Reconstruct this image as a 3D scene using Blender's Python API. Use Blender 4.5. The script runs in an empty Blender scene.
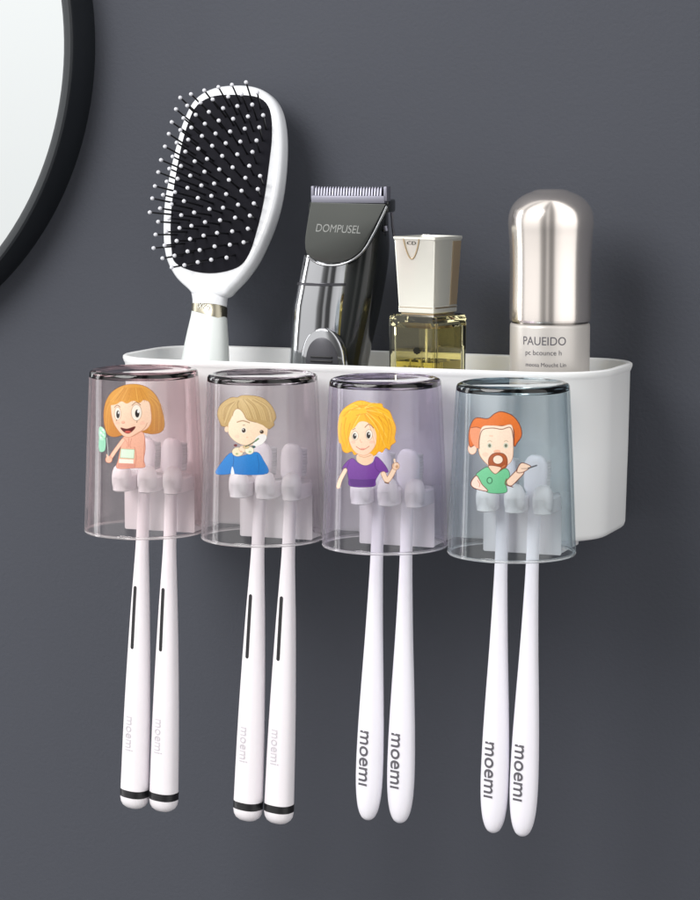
import bpy, bmesh, math, random
import numpy as np
from mathutils import Vector, Matrix
random.seed(7)
PI = math.pi; R = math.radians
sc = bpy.context.scene
COL = sc.collection
CM = 0.01                                   # everything below is written in centimetres

# ------------------------------------------------------------------ camera
CAM = Vector((53.0, -121.85, 18.97)); YAW = R(21.06); PIT = R(7.09); FPX = 2536.0
Fw = Vector((-math.sin(YAW)*math.cos(PIT), math.cos(YAW)*math.cos(PIT), -math.sin(PIT)))
Rt = Vector((math.cos(YAW), math.sin(YAW), 0)); Up = Rt.cross(Fw)
cd = bpy.data.cameras.new('camera'); cam = bpy.data.objects.new('camera', cd); COL.objects.link(cam)
cam.location = CAM*CM
cam.rotation_euler = Matrix((Rt, Up, -Fw)).transposed().to_euler()
cd.sensor_fit = 'HORIZONTAL'; cd.sensor_width = 36; cd.lens = 36*FPX/700.0
cd.clip_start = 0.05; cd.clip_end = 50
sc.camera = cam

# ------------------------------------------------------------------ studio surroundings (world) and key light
w = bpy.data.worlds.new('World'); sc.world = w; w.use_nodes = True
nt = w.node_tree; nt.nodes.clear()
def N(nt, typ, **kw):
    n = nt.nodes.new(typ)
    for k, v in kw.items(): setattr(n, k, v)
    return n
tc = N(nt, 'ShaderNodeTexCoord'); sx = N(nt, 'ShaderNodeSeparateXYZ')
nt.links.new(tc.outputs['Generated'], sx.inputs[0])
ny = N(nt, 'ShaderNodeMath', operation='MULTIPLY'); ny.inputs[1].default_value = -1
nt.links.new(sx.outputs['Y'], ny.inputs[0])
at2 = N(nt, 'ShaderNodeMath', operation='ARCTAN2')
nt.links.new(sx.outputs['X'], at2.inputs[0]); nt.links.new(ny.outputs[0], at2.inputs[1])
mr = N(nt, 'ShaderNodeMapRange'); mr.inputs[1].default_value = -PI; mr.inputs[2].default_value = PI
nt.links.new(at2.outputs[0], mr.inputs[0])
ramp = N(nt, 'ShaderNodeValToRGB'); nt.links.new(mr.outputs[0], ramp.inputs[0])
def az(deg): return (deg+180)/360
stops = [(-180, .18), (-110, .28), (-84, .6), (-76, .62), (-72, .14), (-66, .15), (-61, .76), (-16, .78), (-10, .24), (-2, .10), (3, .10),
         (6, .45), (10, .42), (14, .10), (24, .08), (31, .75), (50, 1.0), (80, 1.0), (100, .75), (120, .3), (180, .18)]
el = ramp.color_ramp.elements
while len(el) > 1: el.remove(el[-1])
el[0].position = az(stops[0][0]); v = stops[0][1]; el[0].color = (v, v, v, 1)
for d, v in stops[1:]:
    e = el.new(az(d)); e.color = (v*1.0, v*.985, v*.97, 1)
er = N(nt, 'ShaderNodeMapRange'); er.inputs[1].default_value = -.6; er.inputs[2].default_value = .05
er.inputs[3].default_value = .22; er.inputs[4].default_value = 1.0
nt.links.new(sx.outputs['Z'], er.inputs[0])
mul = N(nt, 'ShaderNodeVectorMath', operation='MULTIPLY')
nt.links.new(ramp.outputs[0], mul.inputs[0]); nt.links.new(er.outputs[0], mul.inputs[1])
bg = N(nt, 'ShaderNodeBackground'); bg.inputs[1].default_value = 1.70
wo = N(nt, 'ShaderNodeOutputWorld')
nt.links.new(mul.outputs[0], bg.inputs[0]); nt.links.new(bg.outputs[0], wo.inputs[0])

def area(name, loc, target, size, power, color):
    l = bpy.data.lights.new(name, 'AREA'); l.shape = 'DISK'; l.size = size*CM; l.energy = power; l.color = color
    o = bpy.data.objects.new(name, l); COL.objects.link(o)
    o.location = Vector(loc)*CM
    o.rotation_euler = (Vector(target)-Vector(loc)).to_track_quat('-Z', 'Y').to_euler()
    return o
area('key_softbox', (-42, -115, 92), (8, -3, 5), 86, 17.5, (1, .985, .97))

strip = area('added_streak_light', (-112, -30, 8), (6, -10, 3), 30, 5.0, (1, 1, 1))  # added lamp out of view, gives bright streaks along the cups' left edges
strip.data.shape = 'RECTANGLE'; strip.data.size = .22; strip.data.size_y = 1.3
sc.view_settings.view_transform = 'Standard'; sc.view_settings.look = 'None'
sc.view_settings.exposure = 0; sc.view_settings.gamma = 1
sc.render.engine = 'CYCLES'
cy = sc.cycles
cy.caustics_refractive = True; cy.caustics_reflective = False
cy.max_bounces = 16; cy.transmission_bounces = 14; cy.transparent_max_bounces = 16; cy.glossy_bounces = 6; cy.diffuse_bounces = 5
cy.use_denoising = True
cy.sample_clamp_indirect = 12; cy.blur_glossy = 0.3

# ------------------------------------------------------------------ projections (a pixel of the 700x900 frame -> a point on a real plane)
def ray(px, py): return Fw + Rt*((px-350)/FPX) - Up*((py-450)/FPX)
def at(px, py, Y):
    d = ray(px, py); return CAM + d*((Y-CAM.y)/d.y)
def on_plane(px, py, P, n):
    d = ray(px, py); return CAM + d*((P-CAM).dot(n)/d.dot(n))

# ------------------------------------------------------------------ materials
def mat(name, color, rough=.5, metal=0, trans=0, ior=1.45, coat=0, sss=0, noise=None, bump=None, spec=.5, aniso=0):
    m = bpy.data.materials.new(name); m.use_nodes = True
    nt = m.node_tree; b = nt.nodes['Principled BSDF']
    b.inputs['Base Color'].default_value = (*color, 1); b.inputs['Roughness'].default_value = rough
    b.inputs['Metallic'].default_value = metal; b.inputs['Transmission Weight'].default_value = trans
    b.inputs['IOR'].default_value = ior; b.inputs['Coat Weight'].default_value = coat
    b.inputs['Specular IOR Level'].default_value = spec
    b.inputs['Anisotropic'].default_value = aniso
    if sss:
        b.inputs['Subsurface Weight'].default_value = sss; b.inputs['Subsurface Radius'].default_value = (1, .9, .85)
        b.inputs['Subsurface Scale'].default_value = .003
    t = N(nt, 'ShaderNodeTexCoord')
    if noise:                                   # (scale, amount): slight unevenness of the pigment, and of the gloss
        n = N(nt, 'ShaderNodeTexNoise'); n.inputs['Scale'].default_value = noise[0]; n.inputs['Detail'].default_value = 4
        nt.links.new(t.outputs['Object'], n.inputs['Vector'])
        mx = N(nt, 'ShaderNodeMix', data_type='RGBA')
        mx.inputs['A'].default_value = (*[c*(1-noise[1]) for c in color], 1)
        mx.inputs['B'].default_value = (*[min(1, c*(1+noise[1])) for c in color], 1)
        nt.links.new(n.outputs['Fac'], mx.inputs['Factor']); nt.links.new(mx.outputs['Result'], b.inputs['Base Color'])
        q = N(nt, 'ShaderNodeMapRange'); q.inputs[3].default_value = max(0, rough-.05); q.inputs[4].default_value = rough+.07
        nt.links.new(n.outputs['Fac'], q.inputs[0]); nt.links.new(q.outputs[0], b.inputs['Roughness'])
    if bump:                                    # (scale, strength)
        n2 = N(nt, 'ShaderNodeTexNoise'); n2.inputs['Scale'].default_value = bump[0]; n2.inputs['Detail'].default_value = 3
        nt.links.new(t.outputs['Object'], n2.inputs['Vector'])
        bp = N(nt, 'ShaderNodeBump'); bp.inputs['Strength'].default_value = bump[1]; bp.inputs['Distance'].default_value = .0005
        nt.links.new(n2.outputs['Fac'], bp.inputs['Height']); nt.links.new(bp.outputs[0], b.inputs['Normal'])
    return m
def s2l(c): return tuple(((v/255+.055)/1.055)**2.4 if v > 10 else v/255/12.92 for v in c)

M = dict(
    wall=mat('painted_wall', (.0655, .0705, .0862), .72, noise=(3.5, .06), bump=(520, .4), spec=.25),
    white=mat('white_plastic', (.86, .87, .875), .34, noise=(14, .012), sss=.15),
    bracket=mat('milky_plastic', (.90, .88, .90), .4, sss=.3, noise=(20, .01)),
    handle_pink=mat('white_handle_plastic', (.87, .835, .87), .36, noise=(20, .012), sss=.15),
    handle_lilac=mat('lilac_white_handle_plastic', (.855, .84, .905), .34, noise=(20, .012), sss=.15),
    black=mat('black_rubber', (.012, .012, .014), .4),
    print_grey=mat('grey_lettering', (.10, .095, .11), .5),
    print_faint=mat('faint_lettering', (.60, .575, .61), .45),
    bristle_white=mat('white_nylon', (.78, .78, .8), .6, bump=(3000, .6)),
    mirror=mat('mirror_silver', (.69, .725, .735), .02, metal=1),
    frame=mat('black_metal_frame', (.010, .012, .015), .38, noise=(30, .1), spec=.4),
    lip=mat('grey_edge', (.022, .026, .03), .4),
    brush_white=mat('brush_white_plastic', (.70, .72, .75), .28, noise=(20, .015), coat=.3),
    brush_handle=mat('brush_handle_plastic', (.66, .70, .69), .38, noise=(20, .02), sss=.1),
    cushion=mat('black_cushion', (.006, .006, .010), .7, bump=(260, .3), spec=.15),
    pin=mat('black_nylon_pin', (.008, .008, .01), .4),
    tip=mat('pale_ball_tip', (.66, .67, .72), .35),
    band=mat('pale_gold_band', (.36, .335, .26), .28, metal=1, noise=(60, .15)),
    band_mark=mat('pale_band_mark', (.85, .85, .78), .4),
    chrome=mat('chrome', (.44, .45, .47), .07, metal=1, noise=(25, .06)),
    gunmetal=mat('gunmetal_plate', (.085, .09, .085), .38, metal=.75, noise=(18, .12)),
    shell=mat('black_gloss_shell', (.010, .012, .012), .16, coat=.5, noise=(12, .2)),
    switch=mat('grey_switch', (.07, .07, .08), .32, metal=.4),
    steel=mat('blade_steel', (.24, .24, .29), .45, metal=.8, noise=(60, .1)),
    clip_text=mat('silver_lettering', (.30, .31, .30), .4, metal=.3),
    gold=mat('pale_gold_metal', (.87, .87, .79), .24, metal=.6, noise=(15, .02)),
    gold_trim=mat('gold_trim', (.50, .38, .24), .3, metal=.9),
    perf_glass=mat('pale_perfume_glass', (.95, .885, .52), .01, trans=1, ior=1.47),
    perf_liquid=mat('yellow_perfume', (.94, .86, .42), 0, trans=1, ior=1.35),
    reflection_strip=mat('painted_brown_reflection', (.58, .45, .30), .35, metal=.7),
    dark_print=mat('dark_print', (.02, .02, .016), .9, spec=.05),
    silver=mat('warm_silver_cap', (.85, .79, .745), .18, metal=.9, noise=(8, .02)),
    frost=mat('frosted_beige_glass', (.60, .57, .54), .36, metal=.3, noise=(20, .02)),
    collar=mat('grey_collar', (.28, .26, .24), .25, metal=.9),
)
CUP_TINT = [(.975, .943, .947), (.955, .944, .950), (.950, .939, .964), (.910, .934, .944)]
CUP_NAME = ['pink', 'mauve', 'lilac', 'blue']
def cup_material(name, c):                      # thin clear sheet: light goes straight through, tinted by the length of its way through the wall
    m = bpy.data.materials.new(name); m.use_nodes = True; nt = m.node_tree; nt.nodes.clear()
    out_ = N(nt, 'ShaderNodeOutputMaterial'); lw = N(nt, 'ShaderNodeLayerWeight'); lw.inputs[0].default_value = .5
    def mth(op, a_, b_=None):
        n = N(nt, 'ShaderNodeMath', operation=op)
        if isinstance(a_, (int, float)): n.inputs[0].default_value = a_
        else: nt.links.new(a_, n.inputs[0])
        if b_ is not None:
            if isinstance(b_, (int, float)): n.inputs[1].default_value = b_
            else: nt.links.new(b_, n.inputs[1])
        return n.outputs[0]
    f5 = mth('POWER', lw.outputs['Facing'], 5.0); fres = mth('ADD', mth('MULTIPLY', f5, .8), .045)
    cosv = mth('SUBTRACT', 1.0, lw.outputs['Facing']); path = mth('MINIMUM', mth('DIVIDE', .95, mth('ADD', cosv, .07)), 7.0)
    comb = N(nt, 'ShaderNodeCombineColor')
    for k in range(3): nt.links.new(mth('POWER', float(c[k]), path), comb.inputs[k])
    tr = N(nt, 'ShaderNodeBsdfTransparent'); nt.links.new(comb.outputs[0], tr.inputs[0])
    gl = N(nt, 'ShaderNodeBsdfGlossy'); gl.inputs['Roughness'].default_value = .05
    mx = N(nt, 'ShaderNodeMixShader'); nt.links.new(fres, mx.inputs[0]); nt.links.new(tr.outputs[0], mx.inputs[1]); nt.links.new(gl.outputs[0], mx.inputs[2])
    df = N(nt, 'ShaderNodeBsdfDiffuse'); df.inputs[0].default_value = (.93*c[0], .93*c[1], .95*c[2], 1)      # faint milkiness of the plastic
    tl = N(nt, 'ShaderNodeBsdfTranslucent'); tl.inputs[0].default_value = (.93*c[0], .93*c[1], .95*c[2], 1)
    ad = N(nt, 'ShaderNodeMixShader'); nt.links.new(df.outputs[0], ad.inputs[1]); nt.links.new(tl.outputs[0], ad.inputs[2])
    mk = N(nt, 'ShaderNodeMixShader'); nt.links.new(mth('MULTIPLY', path, .026), mk.inputs[0]); nt.links.new(mx.outputs[0], mk.inputs[1]); nt.links.new(ad.outputs[0], mk.inputs[2])
    nt.links.new(mk.outputs[0], out_.inputs['Surface']); return m
cup_base_mats = [mat('thick_%s_plastic' % n, tuple(v**11 for v in c), .02, trans=1, ior=1.46) for n, c in zip(CUP_NAME, CUP_TINT)]
cup_rim_mats = [mat('rim_%s_plastic' % n, c, .05, trans=.8, ior=1.46) for n, c in zip(CUP_NAME, CUP_TINT)]
cup_mats = [cup_material('clear_%s_plastic' % n, c) for n, c in zip(CUP_NAME, CUP_TINT)]

def print_material(name):
    m = bpy.data.materials.new(name); m.use_nodes = True; nt = m.node_tree; b = nt.nodes['Principled BSDF']
    a = N(nt, 'ShaderNodeAttribute'); a.attribute_name = 'ink'
    nt.links.new(a.outputs['Color'], b.inputs['Base Color']); b.inputs['Roughness'].default_value = .3
    nt.links.new(a.outputs['Alpha'], b.inputs['Alpha'])
    return m
M['ink'] = print_material('printed_ink')

# ------------------------------------------------------------------ object helpers
def tag(o, label=None, cat=None, group=None, kind=None):
    if label: o['label'] = label
    if cat: o['category'] = cat
    if group: o['group'] = group
    if kind: o['kind'] = kind
    return o
def empty(name, base, rot=(0, 0, 0)):
    o = bpy.data.objects.new(name, None); COL.objects.link(o)
    o.location = Vector(base)*CM; o.rotation_euler = rot; o.empty_display_size = .01
    return o
def mesh(name, verts, faces, m, parent=None, base=(0, 0, 0), smooth=True, angle=None, mats=None, fmat=None):
    """verts in cm, given in the same frame as `base` (the parent's origin)"""
    b = Vector(base)
    me = bpy.data.meshes.new(name); me.from_pydata([tuple((Vector(v)-b)*CM) for v in verts], [], faces); me.validate()
    for k in (mats or [m]): me.materials.append(k)
    bm = bmesh.new(); bm.from_mesh(me); bmesh.ops.recalc_face_normals(bm, faces=bm.faces[:])
    if angle is not None:
        for e in bm.edges:
            if len(e.link_faces) == 2 and e.calc_face_angle(0) > R(angle): e.smooth = False
    for f in bm.faces: f.smooth = smooth
    bm.to_mesh(me); bm.free()
    if fmat:
        for p, k in zip(me.polygons, fmat): p.material_index = k
    o = bpy.data.objects.new(name, me); COL.objects.link(o)
    if parent: o.parent = parent
    return o
def loft(rings, close=True, caps=(True, True)):
    vs = [p for r in rings for p in r]; n = len(rings[0]); fs = []
    for i in range(len(rings)-1):
        for j in range(n if close else n-1):
            k = (j+1) % n
            fs.append((i*n+j, i*n+k, (i+1)*n+k, (i+1)*n+j))
    if caps[0]: fs.append(tuple(range(n))[::-1])
    if caps[1]: fs.append(tuple(range((len(rings)-1)*n, len(rings)*n)))
    return vs, fs
def join(*parts):
    V = []; Fc = []
    for v, f in parts:
        o = len(V); V += list(v); Fc += [tuple(i+o for i in q) for q in f]
    return V, Fc
def sell(x, y, z, rx, ry, n=2.0, seg=48, rot=0):
    out = []
    for i in range(seg):
        a = 2*PI*i/seg; c, s = math.cos(a), math.sin(a)
        px = rx*math.copysign(abs(c)**(2/n), c); py = ry*math.copysign(abs(s)**(2/n), s)
        out.append((x+px*math.cos(rot)-py*math.sin(rot), y+px*math.sin(rot)+py*math.cos(rot), z))
    return out
def lathe(prof, x, y, seg=72, caps=(True, True)):
    return loft([sell(x, y, z, r, r, 2, seg) for r, z in prof], True, caps)
def rbox(x0, x1, y0, y1, z0, z1, bev=.08, seg=3):
    bm = bmesh.new(); bmesh.ops.create_cube(bm, size=1)
    for v in bm.verts: v.co = Vector(((x0+x1)/2+v.co.x*(x1-x0), (y0+y1)/2+v.co.y*(y1-y0), (z0+z1)/2+v.co.z*(z1-z0)))
    if bev: bmesh.ops.bevel(bm, geom=bm.edges[:], offset=bev, segments=seg, profile=.5, affect='EDGES')
    bm.verts.index_update()
    r = ([tuple(v.co) for v in bm.verts], [tuple(v.index for v in f.verts) for f in bm.faces]); bm.free(); return r
def spline(pts, closed=True, sub=6):
    n = len(pts); out = []
    P = [Vector(p) for p in pts]
    rng = range(n) if closed else range(n-1)
    for i in rng:
        if closed: a, b, c, d = P[i-1], P[i], P[(i+1) % n], P[(i+2) % n]
        else: a, b, c, d = P[max(i-1, 0)], P[i], P[i+1], P[min(i+2, n-1)]
        for k in range(sub):
            t = k/sub
            out.append(.5*((2*b)+(c-a)*t+(2*a-5*b+4*c-d)*t*t+(3*b-a-3*c+d)*t**3))
    if not closed: out.append(P[-1])
    return out
def slab(outline, y0, y1, bev=.05):
    """an outline (Vectors in the x,z plane) with real thickness from y0 (front) to y1 (back), rounded front rim"""
    c = sum((Vector((p[0], 0, p[2])) for p in outline), Vector())/len(outline)
    def ring(y, inset):
        r = []
        for p in outline:
            d = Vector((p[0]-c.x, 0, p[2]-c.z)); L = d.length; d *= (L-inset)/L if L > 1e-6 else 1
            r.append((c.x+d.x, y, c.z+d.z))
        return r
    return loft([ring(y0, bev), ring(y0+bev*.3, bev*.3), ring(y0+bev, 0), ring(y1, 0)])
def text(name, s, size, fn, m, parent, base=(0, 0, 0), extrude=.004, shear=0, xs=1, spacing=1, offset=0):
    """letters as mesh; fn maps a flat text coordinate (cm: along, up, out) to a point"""
    cu = bpy.data.curves.new(name, 'FONT'); cu.body = s; cu.size = size; cu.extrude = extrude; cu.shear = shear
    cu.align_x = 'CENTER'; cu.align_y = 'CENTER'; cu.space_character = spacing; cu.offset = offset; cu.resolution_u = 5
    o = bpy.data.objects.new(name+'_src', cu); COL.objects.link(o)
    dg = bpy.context.evaluated_depsgraph_get(); me0 = bpy.data.meshes.new_from_object(o.evaluated_get(dg))
    vs = [tuple(fn(v.co.x*xs, v.co.y, v.co.z)) for v in me0.vertices]; fs = [tuple(p.vertices) for p in me0.polygons]
    bpy.data.objects.remove(o); bpy.data.curves.remove(cu); bpy.data.meshes.remove(me0)
    b = Vector(base); me = bpy.data.meshes.new(name)
    me.from_pydata([tuple((Vector(v)-b)*CM) for v in vs], [], fs); me.materials.append(m)
    q = bpy.data.objects.new(name, me); COL.objects.link(q); q.parent = parent
    return q
def copy_tree(o, parent=None):
    c = o.copy(); COL.objects.link(c)
    if parent: c.parent = parent
    for ch in o.children: copy_tree(ch, c)
    return c

# ------------------------------------------------------------------ wall
wv = [(-220, 0, -160), (220, 0, -160), (220, 0, 180), (-220, 0, 180), (-220, 4, -160), (220, 4, -160), (220, 4, 180), (-220, 4, 180)]
tag(mesh('wall', wv, [(0, 1, 2, 3), (7, 6, 5, 4), (0, 4, 5, 1), (3, 2, 6, 7), (1, 5, 6, 2), (0, 3, 7, 4)], M['wall'], smooth=False), kind='structure')

# ------------------------------------------------------------------ round mirror
MC = (-25.75, 23.9)
def disc_prof(prof, seg=160):
    rings = [[(MC[0]+r*math.cos(2*PI*i/seg), y, MC[1]+r*math.sin(2*PI*i/seg)) for i in range(seg)] for r, y in prof]
    return rings
mb = (MC[0], 0, MC[1]-17.4)
mir = tag(empty('round_mirror', mb), 'large round wall mirror with a deep black frame, cut off by the edge', 'mirror')
rings = disc_prof([(16.72, -2.0), (16.72, -2.28), (16.78, -2.33), (17.12, -2.33)])
mesh('frame_lip', *loft(rings, caps=(False, False)), M['lip'], mir, mb, angle=40)
rings = disc_prof([(17.12, -2.33), (17.24, -2.3), (17.3, -2.2), (17.4, -.02), (16.2, -.02), (16.2, -1.9), (16.72, -2.0)])
mesh('frame', *loft(rings, caps=(False, False)), M['frame'], mir, mb, angle=40)
rings = disc_prof([(16.71, -1.8), (16.71, -2.1)])
mesh('mirror_glass', *loft(rings), M['mirror'], mir, mb, angle=30)

# ------------------------------------------------------------------ storage tray
D = 8.86; XL, XR = -3.75, 21.7; ZT = 7.98; ZB = -.1; AX = -(D+2.99); SP = 6.2
def tray_ring(z, ins=0, back=-.25, rf=3.2, rb=2.6, seg=10):
    x0, x1, y0, y1 = XL+ins, XR-ins, -D+ins, back-ins
    rf = max(rf-ins, .05); rb = max(rb-ins, .05); out = []
    for cx, cy_, r, a0 in ((x0+rf, y0+rf, rf, 180), (x1-rf, y0+rf, rf, 270), (x1-rb, y1-rb, rb, 0), (x0+rb, y1-rb, rb, 90)):
        for k in range(seg+1):
            a = R(a0+90*k/seg); out.append((cx+r*math.cos(a), cy_+r*math.sin(a), z))
    return out
tb = (9, 0, 0)
tray = tag(empty('storage_tray', tb), 'long white wall-mounted bathroom rack holding bottles, a brush and the cups', 'rack')
rs = [tray_ring(ZB, .45), tray_ring(ZB+.02, .36), tray_ring(ZB+.1, .27), tray_ring(ZB+.3, .21), tray_ring(4, .12), tray_ring(ZT-.42, .07), tray_ring(ZT-.33, .02),
      tray_ring(ZT-.16, -.04), tray_ring(ZT-.05, -.03), tray_ring(ZT, .05), tray_ring(ZT, .17), tray_ring(ZT-.06, .26), tray_ring(ZT-.2, .29),
      tray_ring(4.9, .34), tray_ring(4.6, .45), tray_ring(4.5, .7)]
mesh('tray', *loft(rs), M['white'], tray, tb, angle=35)
for i in range(4):
    x = i*SP
    prof = []
    seg = 18; r = 2.48; yf = -10.25; a1 = math.acos((yf-AX)/r)
    pts = [(x+r*math.sin(a), AX+r*math.cos(a)) for a in [a1-2*a1*k/seg for k in range(seg+1)]]
    pts = [(p[0], min(p[1], -D-.22-.25)) for p in pts]
    def pr(z, s=1.0):
        cx_, cy_ = x, (yf-9.3)/2
        return [(cx_+(p[0]-cx_)*s, cy_+(p[1]-cy_)*s, z) for p in pts]
    blk = loft([pr(-.36, .97), pr(-.3, 1), pr(2.05, 1), pr(2.12, .985), pr(2.15, .95)])
    tab = rbox(x-1.75, x+1.75, -10.0, -6.8, -.37, -.03, .05)
    mesh('bracket', *join(blk, tab), M['bracket'], tray, tb, angle=35)
    # three rounded prongs with raised noses
    P = [rbox(x-1.72, x+1.72, -10.7, -9.75, 1.75, 2.52, .1)]
    for k in (-1, 0, 1):
        c = x+.12+k*1.36
        for (y, zt, s) in ((0, 0, 0),):
            n = 20; w_ = .43
            def fr(z, q=1.0):
                o = []
                for j in range(n): a = PI+PI*j/(n-1); o.append((c+w_*q*math.cos(a), -11.85+w_*1.1*q*math.sin(a), z+.15))
                o += [(c+w_*q, -10.4, z+.15), (c-w_*q, -10.4, z+.15)]; return o
            P.append(loft([fr(1.62, .8), fr(1.68, 1), fr(2.3, 1), fr(2.36, .85)]))
            P.append(loft([sell(c, -11.85, z+.15, w_*1.05*q, w_*1.0*q, 2.3, 24) for z, q in ((1.62, .5), (1.66, .75), (1.78, .95), (2.0, 1.04), (2.35, 1.06), (2.6, .98), (2.78, .82), (2.89, .58), (2.95, .3), (2.96, .05))]))
    mesh('hanging_prongs', *join(*P), M['bracket'], tray, tb, angle=40)

# ------------------------------------------------------------------ cups (upside down, rim at the bottom)
def cup_ring(z, r, n): return sell(0, 0, z, r, r*1.0, n, 96)
H = 7.78
out = [(0, 2.93, 2), (.06, 2.95, 2), (.12, 2.94, 2), (2.0, 2.86, 2.02), (4.0, 2.77, 2.06), (6.0, 2.65, 2.15), (6.9, 2.59, 2.22), (7.25, 2.565, 2.25), (7.52, 2.60, 2.4), (7.68, 2.50, 2.4), (7.76, 2.38, 2.4), (H, 2.26, 2.4), (7.76, 2.16, 2.4), (7.70, 2.08, 2.35), (7.68, 1.9, 2.3), (7.68, .05, 2)]
inn = [(7.40, .05, 2), (7.40, 2.0, 2.4), (7.34, 2.3, 2.4), (7.18, 2.46, 2.38), (6.9, 2.44, 2.22), (4.0, 2.62, 2.06), (2.0, 2.71, 2.02), (.1, 2.785, 2), (.0, 2.83, 2)]
zs_ = 7.3
wo_ = [o for o in out[:7]]+[(7.42, 2.555, 2.26)]
wi_ = [(7.40, 2.41, 2.25)]+[o for o in inn if o[0] < 7.0]
vs, fs = loft([cup_ring(z, r, n) for z, r, n in wo_], caps=(False, False))
vi, fi = loft([cup_ring(z, r, n) for z, r, n in wi_], caps=(False, False))
V = vs+vi; o0 = len(vs); Fc = fs+[tuple(k+o0 for k in f) for f in fi]
nlast = o0+(len(wi_)-1)*96
for j in range(96): k = (j+1) % 96; Fc.append((j, k, nlast+k, nlast+j))
base_rings = [(7.50, .05, 2.25), (7.50, 2.15, 2.25), (7.47, 2.3, 2.25), (7.42, 2.43, 2.25), (7.42, 2.53, 2.25), (7.44, 2.552, 2.26), (7.64, 2.53, 2.26), (7.72, 2.48, 2.27), (7.76, 2.40, 2.27), (H, 2.31, 2.27), (7.77, 2.22, 2.27), (7.73, 2.13, 2.25), (7.715, 2.0, 2.25), (7.71, .05, 2.25)]
bv, bf = loft([cup_ring(z, r, n) for z, r, n in base_rings])
rv = [[(math.cos(a)*(2.875+.085*math.cos(b)), math.sin(a)*(2.875+.085*math.cos(b)), -.05+.07*math.sin(b)) for b in [2*PI*k/10 for k in range(10)]] for a in [2*PI*j/96 for j in range(96)]]
rv, rf_ = loft(rv+[rv[0]], caps=(False, False))
CUPL = ['clear pink-tinted upside-down cup printed with an orange-haired girl, leftmost of the four cups',
        'clear greyish mauve upside-down cup printed with a blond boy in a blue sweater',
        'clear lilac-tinted upside-down cup printed with a yellow-haired woman in a purple top',
        'clear blue-grey upside-down cup printed with a red-haired bearded man in a green shirt']
cups = []
for i in range(4):
    c = empty('cup', (i*SP, AX, 0))
    if i == 0:
        body = mesh('cup_body', V, Fc, cup_mats[0], c, (0, 0, 0), angle=50); body0 = body
        cbase = mesh('cup_base', bv, bf, cup_base_mats[0], c, (0, 0, 0), angle=50); cbase0 = cbase
        rim0 = mesh('rim', rv, rf_, cup_rim_mats[0], c, (0, 0, 0))
    else:
        body = body0.copy(); COL.objects.link(body); body.parent = c
        body.material_slots[0].link = 'OBJECT'; body.material_slots[0].material = cup_mats[i]
        cbase = cbase0.copy(); COL.objects.link(cbase); cbase.parent = c
        cbase.material_slots[0].link = 'OBJECT'; cbase.material_slots[0].material = cup_base_mats[i]
        rim = rim0.copy(); COL.objects.link(rim); rim.parent = c
        rim.material_slots[0].link = 'OBJECT'; rim.material_slots[0].material = cup_rim_mats[i]
    tag(c, CUPL[i], 'cup', 'upside-down cups hanging on the rack'); cups.append(c)

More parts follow.
